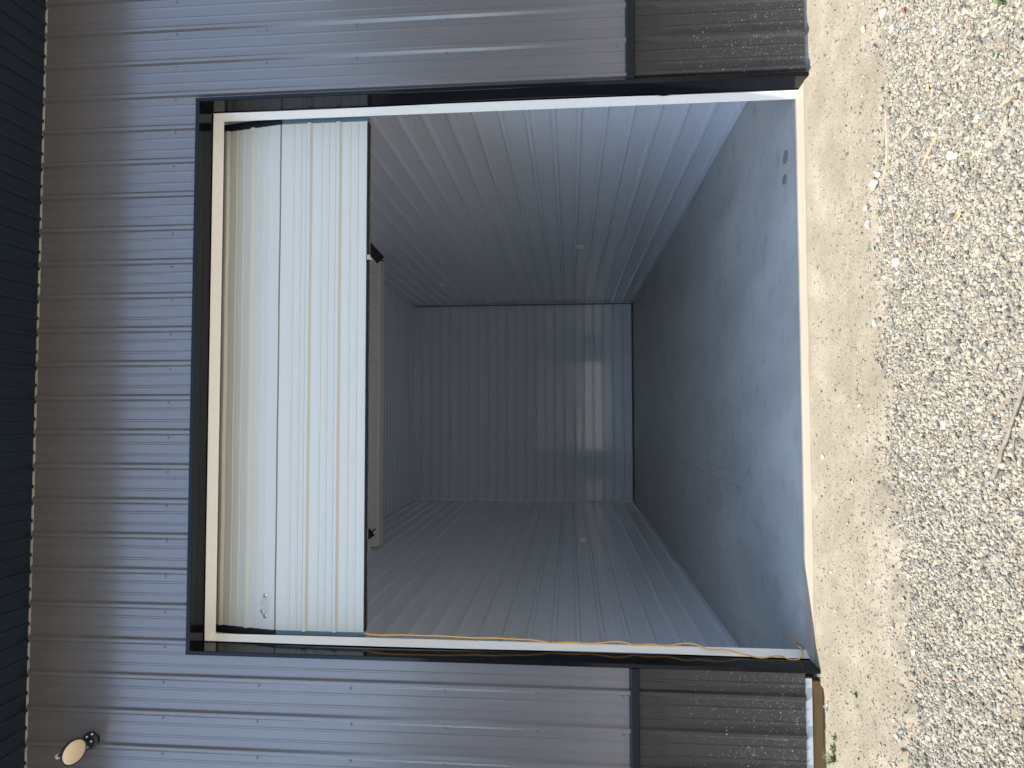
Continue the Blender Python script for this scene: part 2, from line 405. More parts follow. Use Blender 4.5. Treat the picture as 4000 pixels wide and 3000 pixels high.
# ------------------------------------------------------------------ the bay inside
LX, RXI, BY, CZ = -2.378, 2.337, 11.803, 5.258
ZP = .247
IY = .235
mb = MB(); sheet(mb, rib_profile(.03, CZ, ZP, major=(.034, .013, .032), minor=(.011, .005, .0016)), lambda s_, h, y: (RXI - h, y, s_), IY, BY)
mb.obj('interior_wall', M['liner'], building)
mb = MB(); sheet(mb, rib_profile(.03, CZ, ZP + .03, major=(.034, .013, .032), minor=(.011, .005, .0016)), lambda s_, h, y: (LX + h, y, s_), IY, BY, True)
mb.obj('interior_wall', M['liner'], building)
mb = MB(); sheet(mb, rib_profile(.03, CZ, ZP, major=(.034, .013, .032), minor=(.011, .005, .0016)), lambda s_, h, x: (x, BY - h, s_), LX, RXI)
back = mb.obj('interior_wall', M['liner'], building)
mb = MB()                                                     # inside of the front wall, around the opening
mb.box(LX, -1.85, IY - .015, IY, 0, CZ); mb.box(1.85, RXI, IY - .015, IY, 0, CZ); mb.box(-1.85, 1.85, IY - .0145, IY - .0005, 4.02, CZ)
mb.obj('interior_wall', M['liner_v'], building)
mb = MB(); sheet(mb, rib_profile(IY, BY, .4, major=(.034, .013, .032), minor=(.011, .005, .0016)), lambda s_, h, x: (x, s_, CZ - h), LX, RXI)
mb.obj('ceiling', M['liner'], building)
# corner and base trims, plus a painted shade strip in the right corner
mb = MB(); mb.box(LX + .0, LX + .055, BY - .045, BY - .018, .03, CZ - .02); mb.obj('corner_trim_and_shade', M['framewhite'], building)
MB().box(RXI - .055, RXI - .028, BY - .045, BY - .028, .03, CZ - .03).obj('corner_trim_and_shade', M['shadestrip'], building)  # dark strip painting the shadow line of the inner corner
mb = MB(); mb.box(RXI - .03, RXI - .002, IY + .01, BY - .03, .002, .055); mb.obj('base_trim', M['liner'], building)
mb = MB(); mb.box(LX + .002, LX + .024, IY + .01, 6.4, .002, .055); mb.box(LX + .002, LX + .030, 6.43, BY - .05, .002, .05); mb.obj('base_trim', M['liner'], building)
# cross beam clad with upright panel
BZ = 4.456
mb = MB(); 
sheet(mb, rib_profile(LX + .03, RXI - .03, .1, major=(.014, .004, .018), minor=(.004, .002, .0008)), lambda x, h, z: (x, 6.10 - h, z), BZ + .03, CZ - .01)
mb.box(LX + .03, RXI - .03, 6.102, 6.29, BZ + .02, CZ - .012)
beam = mb.obj('cross_beam', M['liner_v'], building)
mb = MB(); mb.box(LX + .028, RXI - .028, 6.075, 6.31, BZ - .004, BZ + .03); mb.box(LX + .02, LX + .05, 6.07, 6.305, BZ + .0305, CZ - .02); mb.box(RXI - .05, RXI - .02, 6.07, 6.305, BZ + .0305, CZ - .02)
bevel(mb.obj('beam_trim', M['framewhite'], beam), .003)
# outlets and boxes on the side walls
def outlet(side, px, py):
    Xw = (RXI - .018) if side > 0 else (LX + .018)
    g = at(px, py, 0, Xw); s_ = -side
    mb = MB(); x0, x1 = sorted((Xw, Xw + s_ * .045)); mb.box(x0, x1, g.y - .055, g.y + .055, g.z - .058, g.z + .058)
    o = bevel(mb.obj('outlet_box', M['plastic'], building), .006, 2)
    mb = MB(); x0, x1 = sorted((Xw + s_ * .0455, Xw + s_ * .050)); mb.box(x0, x1, g.y - .035, g.y + .035, g.z - .04, g.z - .004); mb.box(x0, x1, g.y - .035, g.y + .035, g.z + .004, g.z + .04)
    mb.obj('socket', M['framewhite'], o)
outlet(1, 2266, 958); outlet(1, 1729, 1105); outlet(-1, 2278, 2115); outlet(-1, 1727, 2022)

# ------------------------------------------------------------------ overhead door, half raised
DX = 1.792; DY = .235
door = empty('overhead_door', (0, 0, 0)); door.parent = building
def section(name, p0, p1, majors, minors, hw):
    """p0,p1: (y,z) of bottom and top edge; ribs given as distances from the bottom edge"""
    L_ = math.hypot(p1[0] - p0[0], p1[1] - p0[1]); t = ((p1[0] - p0[0]) / L_, (p1[1] - p0[1]) / L_); nrm = (-t[1], t[0])
    if nrm[0] > 0: nrm = (-nrm[0], -nrm[1])
    prof = [(0, 0)]
    ev = [(c, .023, .009, .017) for c in majors] + [(c, .008, .004, .004) for c in minors]
    for c, B, T, H in sorted(ev): prof += [(c - B, 0), (c - T, H), (c + T, H), (c + B, 0)]
    prof += [(L_, 0)]
    # folded hems at both edges
    prof = [(0, -.035), (0, 0)] + [q for q in prof[1:-1] if 0 < q[0] < L_] + [(L_, 0), (L_, -.035)]
    v = []; n = len(prof)
    nx = 24
    for i in range(nx + 1):
        x = -hw + 2 * hw * i / nx
        sag = .0015 * math.sin(i * .9)
        for s_, h in prof: v.append((x, p0[0] + t[0] * s_ + nrm[0] * (h + sag), p0[1] + t[1] * s_ + nrm[1] * (h + sag)))
    f = [(i * n + j, (i + 1) * n + j, (i + 1) * n + j + 1, i * n + j + 1) for i in range(nx) for j in range(n - 1)]
    mb = MB(); mb.add(v, f)
    b0 = (p0[0] + .036, p0[1]); b1 = (p1[0] + .036, p1[1])
    mb.add([(-hw, b0[0], b0[1]), (hw, b0[0], b0[1]), (hw, b1[0], b1[1]), (-hw, b1[0], b1[1])], [(3, 2, 1, 0)])
    return mb.obj(name, M['doorwhite'], door), t, nrm
Z0, Z1 = 2.882, 3.499
sec1, _, _ = section('door_section', (DY, Z0), (DY, Z1), [.205, .415], [.068, .122, .276, .325, .474, .526], 1.758)
P0, P1 = (DY + .002, 3.512), (DY + .125, 4.113)
sec2, T2, N2 = section('door_section', P0, P1, [.222, .44], [.095, .145, .30, .36, .50, .55], 1.758)
section('door_section', (DY + .135, 4.125), (DY + .62, 4.47), [.2, .4], [.07, .13, .27, .33, .46, .52], 1.758)
section('door_section', (DY + .63, 4.475), (DY + 1.23, 4.56), [.2, .4], [.07, .13, .27, .33, .46, .52], 1.758)
# end stiles; upper black plates also paint in the shade of the side gaps
for sx in (-1, 1):
    mb = MB(); a, b = sorted((sx * 1.7585, sx * DX)); mb.box(a, b, DY + .004, DY + .036, Z0, Z1)
    o = mb.obj('end_stile_and_shade', M['stile'] if 'stile' in M else M['chrome'], door)
    mb = MB(); y0, z0 = P0; y1, z1 = P1; a, b = sorted((sx * 1.7585, sx * 1.815))
    v = [(x, y, z) for x in (a, b) for y, z in ((y0 + .004, z0), (y1 + .004, z1), (y1 + .036, z1), (y0 + .036, z0))]
    mb.add(v, [(0, 1, 2, 3), (4, 7, 6, 5), (0, 4, 5, 1), (1, 5, 6, 2), (2, 6, 7, 3), (3, 7, 4, 0)]); mb.obj('end_stile_and_shade', M['black'], door)
    # vertical track
    mb = MB(); a, b = sorted((sx * 1.87, sx * 1.92)); mb.box(a, b, IY + .035, IY + .085, .0, 3.6)
    mb.tube([(sx * 1.885, IY + .05, 3.6), (sx * 1.885, IY + .09, 3.9), (sx * 1.885, IY + .2, 4.15), (sx * 1.885, IY + .45, 4.4), (sx * 1.885, IY + .8, 4.5), (sx * 1.885, IY + 3.0, 4.52)], .024, 6)
    mb.obj('track', M['black'], door)
# bottom rubber seal, slightly ragged, with rusty edge
mb = MB(); v = []; nseg = 150
for i in range(nseg + 1):
    x = -1.75 + 3.5 * i / nseg; dz = rnd.uniform(-.0022, .0022); dy = rnd.uniform(-.001, .001)
    for y, z in ((DY - .004 + dy, Z0 + .002), (DY - .007 + dy, Z0 - .006), (DY + .006, Z0 - .012 + dz), (DY + .034, Z0 - .008 + dz), (DY + .036, Z0 + .002)): v.append((x, y, z))
mb.add(v, [(i * 5 + j, (i + 1) * 5 + j, (i + 1) * 5 + j + 1, i * 5 + j + 1) for i in range(nseg) for j in range(4)])
mb.obj('bottom_seal', M['rubber'], door)
mb = MB().box(-1.74, 1.74, DY + .0365, DY + .045, Z0 - .012, Z0 + .05); mb.obj('bottom_rail', M['twig'], door)
# torn rag of seal
mb = MB(); g = at(1440, 1003, 1, DY - .012)
mb.add([(g.x - .018, g.y, g.z + .012), (g.x + .016, g.y, g.z + .010), (g.x + .012, g.y, g.z - .014), (g.x - .006, g.y - .002, g.z - .012), (g.x - .022, g.y, g.z - .034)], [(0, 1, 2, 3, 4)])
s_ = mb.obj('torn_strip', mat('torn seal', (.42, .38, .3), .8), door); s_.modifiers.new('s', 'SOLIDIFY').thickness = .001
# pull handle on the tilted section
def onsec(x, s_, h): return Vector((x, P0[0] + T2[0] * s_ + N2[0] * h, P0[1] + T2[1] * s_ + N2[1] * h))
mb = MB(); hx0, hx1, hs = -1.670, -1.531, .072
for x in (hx0, hx1): mb.lathe([(.0165, 0), (.0165, .002), (.010, .004)], onsec(x, hs, 0), (0, N2[0], N2[1]), 14)
mb.tube([onsec(hx0, hs, .003), onsec(hx0 + .014, hs, .020), onsec(hx0 + .036, hs, .040), onsec(-1.600, hs, .046), onsec(hx1 - .036, hs, .040), onsec(hx1 - .014, hs, .020), onsec(hx1, hs, .003)], [.004, .0045, .006, .0065, .006, .0045, .004], 8)
mb.obj('handle', M['chrome'], door, True)
# black lift arms seen under the raised door
for pts, hw_, tail in (((1449, 975, 1487, 1016), .045, (1497, 1021)), ((1433, 2092, 1453, 2078), .04, (1466, 2067))):
    Yd = 1.9
    a = at(pts[0], pts[1], 1, Yd); b = at(pts[2], pts[3], 1, Yd); t_ = at(tail[0], tail[1], 1, Yd)
    d = (b - a).normalized(); a = a - d * .25; pn = Vector((d.z, 0, -d.x)); q = MB()
    v = [p + o_ * hw_ * pn + Vector((0, yy, 0)) for p in (a, b) for o_ in (-1, 1) for yy in (0, .012)]
    q.add(v, [(0, 1, 3, 2), (4, 6, 7, 5), (0, 4, 5, 1), (2, 3, 7, 6), (0, 2, 6, 4), (1, 5, 7, 3)])
    q.tube([b - d * .01, t_], .008, 6)
    q.obj('lift_arm', M['black'], door)

# ------------------------------------------------------------------ wall light, top left
wl = tag(empty('wall_light', (-2.42, 0, 4.62)), 'dark wall light with round pale amber lens, high on the siding under the eave', 'wall light')
def rel(o, root): o.location = -root.location; return o
lc = at(287, 2936, 1, -.16); tocam = (CAM - lc).normalized(); axis = (tocam * math.cos(math.radians(48)) + (-UP * .905 - RT * .426) * math.sin(math.radians(48))).normalized()
bz = at(352, 2895, 1, -.02)
q = MB().lathe([(.055, 0), (.055, .02), (.04, .03)], (bz.x, -.001, bz.z), (0, -1, 0), 20); rel(q.obj('mounting_plate', M['black'], wl), wl)
q = MB().lathe([(.035, -.05), (.05, -.045), (.074, -.012), (.082, .002), (.082, .009), (.077, .010)], lc, axis, 28); rel(q.obj('lamp_head', M['black'], wl, True), wl)
q = MB().lathe([(.077, .0), (.076, .009), (.058, .016), (.025, .021), (.001, .022)], lc, axis, 28); rel(q.obj('lens', M['lens'], wl, True), wl)
q = MB().tube([(bz.x, -.02, bz.z), (bz.x - .01, -.06, bz.z + .02), tuple(lc - axis * .07)], .011, 8); rel(q.obj('swivel_arm', M['black'], wl), wl)
for px, py, r_ in ((340, 2878, .0065), (361, 2867, .006), (357, 2895, .006), (342, 2918, .0065)):
    g = at(px, py, 1, -.036); q = MB().lathe([(r_, 0), (r_, .006), (r_ * .4, .009)], g, (0, -1, 0), 10); rel(q.obj('screw_cap', M['plastic'], wl), wl)
g = at(226, 2955, 1, -.12); q = MB().lathe([(.013, -.02), (.0165, -.008), (.0165, .004), (.010, .010)], g, (0.2, -1, -.3), 14); rel(q.obj('sensor_eye', mat('grey sensor', (.45, .48, .52), .4), wl), wl)
q = MB().tube([g, tuple(Vector(lc) - axis * .05)], .008, 6); rel(q.obj('swivel_arm', M['black'], wl), wl)

# ------------------------------------------------------------------ orange cord on the left jamb
pp = [(1418, 2483), (1480, 2481), (1542, 2480), (1600, 2481), (1655, 2483), (1710, 2484), (1768, 2487), (1815, 2490), (1859, 2492), (1930, 2492), (2000, 2496),
      (2081, 2500), (2120, 2506), (2158, 2512), (2226, 2509), (2294, 2514), (2350, 2511), (2407, 2506), (2445, 2511), (2479, 2520), (2537, 2516), (2592, 2522),
      (2630, 2519), (2669, 2513), (2700, 2514), (2723, 2519), (2768, 2535), (2836, 2537), (2882, 2549), (2956, 2568), (2990, 2569), (3027, 2562), (3050, 2563), (3081, 2575), (3104, 2578), (3122, 2574)]
cp = []
for x, y in pp:
    yy = .205 if x < 2760 else (.165 if y < 2552 else .128)
    g = at(x, y, 1, yy); cp.append(g)
cp[0] = cp[0] + Vector((0, .05, .04))
for x, y in ((3135, 2559), (3135, 2545), (3122, 2526)):
    g = at(x, y, 1, .128); g.z = max(g.z, .006); cp.append(g)
for x, y in ((3108, 2516), (3110, 2507), (3104, 2494), (3090, 2476)): cp.append(at(x, y, 2, .006))
def smooth_path(ps, n=4):
    out = []
    for i in range(len(ps) - 1):
        p0, p1, p2, p3 = ps[max(i - 1, 0)], ps[i], ps[i + 1], ps[min(i + 2, len(ps) - 1)]
        for k in range(n):
            t = k / n; out.append(.5 * ((2 * p1) + (p2 - p0) * t + (2 * p0 - 5 * p1 + 4 * p2 - p3) * t * t + (3 * p1 - p0 - 3 * p2 + p3) * t ** 3))
    return out + [ps[-1]]
co = MB().tube(smooth_path(cp), .0044, 8).obj('cord', M['cord'], None, True)
tag(co, 'orange cord hanging wavy down the left white door jamb and curling on the concrete', 'cord')

# ------------------------------------------------------------------ slab and ground
mb = MB(); fp = [(WX0, .085), (-1.90, .085), (-1.88, .012), (WX1, .012), (WX1, RB - .02), (WX0, RB - .02)]; n = len(fp)
mb.add([(x, y, z) for z in (-.14, 0) for x, y in fp], [tuple(range(n))[::-1], tuple(range(n, 2 * n))] + [(i, (i + 1) % n, n + (i + 1) % n, n + i) for i in range(n)])
slab = tag(bevel(mb.obj('concrete_floor', M['concrete']), .006, 2), kind='structure')

BX = [-6, -2.2, -1.75, -1.4, -1.2, -.9, -.6, -.2, .1, .35, .75, 1.1, 1.5, 2.0, 6]
def bnd_pts():
    out = []
    for x, y in ((3480, 2995), (3530, 2900), (3545, 2700), (3530, 2560), (3505, 2380), (3485, 2150), (3460, 1900), (3450, 1600), (3440, 1350), (3440, 1150), (3405, 950), (3400, 800), (3440, 640), (3420, 450), (3440, 250), (3420, 60)):
        g = at(x, y, 2, -.05); out.append((g.x, g.y))
    out.sort(); return out
BP = bnd_pts()
def bnd(x):
    xs = [p[0] for p in BP]; return np.interp(x, xs, [p[1] for p in BP])
def vnoise(x, y, s, seed):
    x = x * s; y = y * s; xi = np.floor(x).astype(int); yi = np.floor(y).astype(int); fx = x - xi; fy = y - yi
    fx = fx * fx * (3 - 2 * fx); fy = fy * fy * (3 - 2 * fy)
    def h(a, b):
        n = (a * 374761393 + b * 668265263 + seed * 974634777) & 0x7fffffff; n = ((n ^ (n >> 13)) * 1274126177) & 0x7fffffff
        return ((n ^ (n >> 16)) & 0xffff) / 65535.0
    return (h(xi, yi) * (1 - fx) + h(xi + 1, yi) * fx) * (1 - fy) + (h(xi, yi + 1) * (1 - fx) + h(xi + 1, yi + 1) * fx) * fy
def height(x, y):
    x = np.asarray(x, float); y = np.asarray(y, float)
    b = bnd(x) - .02 + (vnoise(x, y, 9, 3) - .5) * .12 + (vnoise(x, y, 30, 5) - .5) * .03
    h = -.014 + .022 * np.clip(y / .9, -1, 0)
    h = h + (vnoise(x, y, 3, 1) - .5) * .012 + (vnoise(x, y, 14, 2) - .5) * .007 + (vnoise(x, y, 60, 4) - .5) * .003
    h = h * 1.0
    st = np.clip((b - y) / .05 + .5, 0, 1); left = .4 + .6 * np.clip((-x - .4) / .8, 0, 1)
    h = h - st * st * (3 - 2 * st) * (.012 + .018 * left)
    near = np.clip((y + .10) / .10, 0, 1); h = h * (1 - near) + np.minimum(h, -.008) * near
    h = h - .06 * np.clip((-1.93 - x) / .05, 0, 1) * np.clip((y + .045) / .03, 0, 1)
    sill = (x > -1.86) & (x < 1.86)
    rise = np.clip((y + .12) / .14, 0, 1); h = np.where(sill, h * (1 - rise) + rise * (.003 - .12 * np.clip(y - .022 - .02 * vnoise(x, y, 6, 8), 0, 1)), h)
    return h
gx = np.arange(-5.0, 5.001, .0125); gy = np.arange(-3.6, .076, .0125)
Xg, Yg = np.meshgrid(gx, gy); Hg = height(Xg, Yg)
edge = np.minimum.reduce([np.clip((5 - abs(Xg)) / .3, 0, 1), np.clip((Yg + 3.6) / .3, 0, 1)]); Hg = Hg * edge + (-.09) * (1 - edge)
nv = Xg.size; co_ = np.stack([Xg.ravel(), Yg.ravel(), Hg.ravel()], 1)
R_, Cn = Xg.shape; idx = np.arange(nv).reshape(R_, Cn)
quads = np.stack([idx[:-1, :-1], idx[:-1, 1:], idx[1:, 1:], idx[1:, :-1]], -1).reshape(-1, 4)
def np_mesh(name, co_, faces, m, smooth=False):
    me = bpy.data.meshes.new(name); k = faces.shape[1]
    me.vertices.add(len(co_)); me.vertices.foreach_set('co', co_.astype(np.float32).ravel())
    me.loops.add(faces.size); me.loops.foreach_set('vertex_index', faces.astype(np.int32).ravel())
    me.polygons.add(len(faces)); me.polygons.foreach_set('loop_start', (np.arange(len(faces)) * k).astype(np.int32))
    me.polygons.foreach_set('loop_total', np.full(len(faces), k, np.int32))
    me.update(calc_edges=True); me.validate()
    me.polygons.foreach_set('use_smooth', [smooth] * len(faces))
    me.materials.append(m); o = bpy.data.objects.new(name, me); C.objects.link(o); return o
tag(np_mesh('dirt_ground', co_, quads, M['dirt'], True), kind='structure')
mb = MB(); S = 450
mb.add([(-S, -S, -.10), (S, -S, -.10), (S, S, -.10), (-S, S, -.10)], [(0, 1, 2, 3)])
tag(mb.obj('ground', M['yard']), kind='structure')
# unseen slopes added round the yard, shaped to darken the reflections in the steel
v = []; f = []; n = 160
for i in range(n):
    a = 2 * math.pi * i / n
    hh = 8 + 20 * math.exp(-((math.degrees(a) - 318) / 30) ** 2) + 15 * math.exp(-((math.degrees(a) - 232) / 22) ** 2) + 1.6 * math.sin(a * 5) + 1.2 * math.sin(a * 13 + 1) + rnd.uniform(-.6, .6)
    for r, z in ((62, -.3), (66, hh * .6), (74, hh), (120, hh * 1.3), (150, -.3)): v.append((r * math.cos(a), r * math.sin(a), z))
for i in range(n):
    for j in range(4): f.append((i * 5 + j, ((i + 1) % n) * 5 + j, ((i + 1) % n) * 5 + j + 1, i * 5 + j + 1))
tag(mesh_obj('added_hills', v, f, M['added_hill']), kind='structure')

# ------------------------------------------------------------------ gravel (uncountable)
def ico(sub):
    bm = bmesh.new(); bmesh.ops.create_icosphere(bm, subdivisions=sub, radius=1); bm.verts.ensure_lookup_table()
    v = np.array([q.co[:] for q in bm.verts]); f = np.array([[q.index for q in p.verts] for p in bm.faces]); bm.free(); return v, f
def stones(name, xs, ys, rad, sub, m, sink=.25):
    bv, bf = ico(sub); n = len(xs); k = len(bv)
    vari = []
    for _ in range(24):
        d = np.ones(k)
        for __ in range(9):
            a = nr.normal(size=3); a /= np.linalg.norm(a); c = nr.uniform(.55, .95)
            pr = bv @ a; d = np.minimum(d, np.where(pr > c, c / np.maximum(pr, 1e-3), 1))
        vari.append(bv * (d * nr.uniform(.93, 1.05, k))[:, None])
    vari = np.array(vari)[nr.integers(0, 24, n)]
    sc = np.stack([nr.uniform(.75, 1.25, n), nr.uniform(.7, 1.1, n), nr.uniform(.5, .85, n)], 1) * rad[:, None]
    vv = vari * sc[:, None, :]
    q = nr.normal(size=(n, 4)); q[:, 1:3] *= .35; q /= np.linalg.norm(q, axis=1)[:, None]; w_, x_, y_, z_ = q.T
    Rm = np.stack([1 - 2 * (y_ * y_ + z_ * z_), 2 * (x_ * y_ - z_ * w_), 2 * (x_ * z_ + y_ * w_), 2 * (x_ * y_ + z_ * w_), 1 - 2 * (x_ * x_ + z_ * z_), 2 * (y_ * z_ - x_ * w_),
                   2 * (x_ * z_ - y_ * w_), 2 * (y_ * z_ + x_ * w_), 1 - 2 * (x_ * x_ + y_ * y_)], 1).reshape(n, 3, 3)
    vv = np.einsum('nij,nkj->nki', Rm, vv)
    zz = height(xs, ys) + rad * (.62 - sink) * nr.uniform(.4, 1.3, n)
    vv += np.stack([xs, ys, zz], 1)[:, None, :]
    ff = (bf[None] + (np.arange(n) * k)[:, None, None]).reshape(-1, 3)
    return np_mesh(name, vv.reshape(-1, 3), ff, m)
def scatter(n, x0, x1, y0, y1):
    return nr.uniform(x0, x1, n), nr.uniform(y0, y1, n)
# main bed of stones
x_, y_ = scatter(135000, -2.8, 2.8, -2.15, -.35)
b_ = bnd(x_) - .02 + (vnoise(x_, y_, 9, 3) - .5) * .14 + (vnoise(x_, y_, 3, 21) - .5) * .08
dd = b_ - y_; patch = vnoise(x_, y_, 4, 11)
keep = (nr.random(len(x_)) < np.clip(dd / .22 + .30, 0, 1) ** 1.6 * np.clip(1.25 - 1.1 * np.clip(patch - .62, 0, 1) * 2.4, .3, 1))
x_, y_ = x_[keep], y_[keep]
r_ = np.exp(nr.normal(math.log(.0062), .36, len(x_))); r_ = np.clip(r_, .0028, .015)
tag(stones('gravel', x_, y_, r_, 2, M['stones']), 'loose mixed grey and cream gravel in front of the dirt strip', 'gravel', kind='stuff')
# the yard beyond the frame
x_, y_ = scatter(42000, -5, 5, -3.6, -.4); keep = (y_ < bnd(x_) - .04) & ((abs(x_) > 3.0) | (y_ < -2.6)); x_, y_ = x_[keep], y_[keep]
tag(stones('gravel', x_, y_, np.clip(np.exp(nr.normal(math.log(.0085), .33, len(x_))), .004, .02), 1, M['stones']), 'coarse gravel farther out in the yard', 'gravel', kind='stuff')
# grit on the dirt strip
x_, y_ = scatter(34000, -3.2, 3.2, -1.1, -.01); keep = (y_ > bnd(x_) - .2) & (nr.random(len(x_)) < .25 + .75 * np.clip(-y_ / .8, 0, 1) ** 1.5); x_, y_ = x_[keep], y_[keep]
tag(stones('grit', x_, y_, np.clip(np.exp(nr.normal(math.log(.0029), .5, len(x_))), .001, .010), 1, M['stones']), 'fine grit scattered over the pale packed dirt', 'grit', kind='stuff')

# ------------------------------------------------------------------ single things on the ground
def G(x, y):
    z = -.03
    for _ in range(4): g = at(x, y, 2, z); z = float(height(g.x, g.y))
    g.z = z; return g
def rock(px, py, r, m, label, flat=.7):
    g = G(px, py); bm = bmesh.new(); bmesh.ops.create_icosphere(bm, subdivisions=3, radius=1)
    cuts = [(Vector([rnd.gauss(0, 1) for _ in range(3)]).normalized(), rnd.uniform(.5, .85)) for _ in range(11)]
    sx, sy = rnd.uniform(.85, 1.2), rnd.uniform(.7, 1.0)
    for v in bm.verts:
        d = 1
        for a, c in cuts:
            p_ = v.co.dot(a)
            if p_ > c: d = min(d, c / p_)
        v.co *= d * rnd.uniform(.97, 1.03); v.co = Vector((v.co.x * sx * r, v.co.y * sy * r, v.co.z * r * flat))
    me = bpy.data.meshes.new('rock'); bm.to_mesh(me); bm.free(); me.materials.append(m)
    o = bpy.data.objects.new('rock', me); C.objects.link(o); o.location = (g.x, g.y, g.z + r * flat * .35); o.rotation_euler = (rnd.uniform(-.3, .3), rnd.uniform(-.3, .3), rnd.uniform(0, 6))
    return tag(o, label, 'rock', 'larger rocks along the gravel edge')
pl = M['rock']
for px, py, r, m, lb in (
    (3435, 716, .036, pl, 'largest cream rock at the dirt edge, left of the thick split wood'),
    (3440, 676, .023, pl, 'cream rock touching the far side of the largest cream rock'),
    (3409, 813, .026, pl, 'cream rock alone on the dirt, first of the row left of the thin stick'),
    (3409, 877, .027, pl, 'cream rock on the dirt, second of the row left of the thin stick'),
    (3447, 784, .020, pl, 'small cream rock between the largest cream rock and the thin grey stick'),
    (3490, 770, .026, pl, 'cream rock at the tip of the thin grey stick'),
    (3450, 890, .024, pl, 'round cream rock beside the lower end of the thin grey stick'),
    (3438, 938, .019, pl, 'smaller cream rock at the dirt edge just left of the round cream rock'),
    (3506, 1021, .033, pl, 'big pale knobbly rock in the gravel left of the brown stone'),
    (3515, 1066, .020, pl, 'pale rock touching the big knobbly rock'),
    (3515, 953, .020, pl, 'pale grey rock between the round cream rock and the brown stone'),
    (3570, 953, .017, M['rock_brown'], 'reddish brown stone among the pale gravel'),
    (3438, 1261, .021, pl, 'white rock with a dark chip at the dirt edge near the centre'),
    (3628, 838, .017, pl, 'small round white rock out in the gravel below the grey stick'),
    (3490, 111, .024, pl, 'cream rock in the gravel near the far right corner of the yard'),
    (3461, 45, .030, pl, 'cream rock closest to the right edge of the view'),
    (3380, 112, .021, pl, 'flat white rock half sunk in the dirt below the right wainscot'),
    (3540, 104, .020, M['rock_grey'], 'dark grey oblong rock beside the red leaf'),
    (3660, 118, .023, pl, 'round pale rock in the gravel right of the dark grey oblong rock'),
    (3719, 606, .024, pl, 'angular white rock beside the orange splinter'),
    (3600, 880, .016, pl, 'small cream rock in the gravel below the round cream rock'),
    (3531, 1850, .022, pl, 'crumbly cream lump at the gravel edge next to a green petal'),
    (3493, 1606, .018, pl, 'pale rock with a dark crevice at the gravel edge'),
    (3545, 2858, .022, M['rock_grey'], 'blue grey rock at the gravel edge on the left'),
    (3511, 2878, .018, pl, 'cream rock beside the blue grey rock on the left'),
    (3574, 2545, .022, pl, 'white wedge of rock at the dark crevice on the left'),
    (3714, 2652, .018, M['rock_pink'], 'pink and purple stone in the gravel on the left'),
    (3667, 1628, .016, M['rock_grey'], 'smooth dark grey pebble out in the middle of the gravel')):
    rock(px, py, r, m, lb)

def stick(px0, py0, px1, py1, r, m, label, name='stick', bend=.01, taper=.5, n=7):
    a, b = G(px0, py0), G(px1, py1); pts = []
    for i in range(n):
        t = i / (n - 1); p = a.lerp(b, t) + Vector((rnd.uniform(-1, 1), rnd.uniform(-1, 1), 0)) * bend * math.sin(math.pi * t) * .6
        p.z = float(height(p.x, p.y)) + r * 1.1 + .005; pts.append(p)
    o = MB().tube(pts, [r * (1 - (1 - taper) * i / (n - 1)) * rnd.uniform(.88, 1.1) for i in range(n)], 7).obj(name, m)
    return tag(o, label, 'stick', 'sticks lying on the gravel'), pts
def plank(px0, py0, px1, py1, w_, th, m, label):
    a, b = G(px0, py0), G(px1, py1); d = (b - a); d.z = 0; d.normalize(); pn = Vector((-d.y, d.x, 0)); v = []; n = 9
    for i in range(n):
        t = i / (n - 1); c = a.lerp(b, t); c.z = float(height(c.x, c.y)) + .006; ww = w_ * (.55 + .45 * math.sin(math.pi * (.12 + .76 * t))) * rnd.uniform(.85, 1.1)
        for sx, z in ((-1, 0), (-.8, th), (.7, th * rnd.uniform(.7, 1.1)), (1, 0)): v.append(c + pn * sx * ww + Vector((0, 0, z)))
    f = [(i * 4 + j, i * 4 + (j + 1) % 4, (i + 1) * 4 + (j + 1) % 4, (i + 1) * 4 + j) for i in range(n - 1) for j in range(4)] + [(3, 2, 1, 0), tuple((n - 1) * 4 + j for j in range(4))]
    return tag(mesh_obj('stick', v, f, m), label, 'stick', 'sticks lying on the gravel')
plank(3474, 448, 3477, 640, .011, .012, M['stick'], 'thick split piece of pale wood lying along the dirt edge')
plank(3491, 793, 3504, 892, .007, .008, M['stick'], 'thin grey stick lying between the cream rocks')
plank(3572, 492, 3533, 545, .007, .007, M['stick'], 'short grey wood chip in the gravel beside the thick split piece')
plank(3668, 520, 3612, 645, .007, .006, M['straw'], 'long orange splinter lying slantwise in the gravel')
plank(3646, 168, 3635, 250, .007, .007, M['stick'], 'pale stick in the gravel right of the orange splinter')
plank(3966, 372, 3914, 418, .006, .005, M['straw'], 'orange brown splinter nearest the camera on the right')
plank(3943, 450, 3916, 545, .008, .006, M['stick'], 'broad pale splinter near the camera beside a dark twig')
plank(3719, 882, 3681, 942, .008, .005, M['stick'], 'pale chip of wood in the gravel below the round white rock')
stick(3575, 0, 3570, 280, .0022, M['twig'], 'long thin dark stem lying on the gravel at the right', n=9)
stick(3545, 175, 3590, 165, .003, M['twig'], 'short dark twig crossing the long thin stem')
stick(3955, 100, 3935, 205, .0035, M['twig'], 'dark twig near the camera at the far right')
stick(3945, 450, 3943, 520, .003, M['twig'], 'dark twig beside the broad pale splinter')
stick(3350, 1510, 3358, 1570, .002, M['twig'], 'tiny dark twig standing over a white scrap on the dirt')
stick(3838, 1880, 3846, 1995, .0028, M['twig'], 'slender straight brown stem in the gravel beside the branch')
stick(3455, 945, 3457, 990, .002, M['twig'], 'short grey stem at the dirt edge near the small cream rock')
stick(3542, 1320, 3548, 1350, .005, M['straw'], 'short orange stub of wood in the gravel near the centre')
stick(3920, 1395, 3885, 1480, .0022, M['twig'], 'faint curved twig in the gravel toward the camera near the centre')
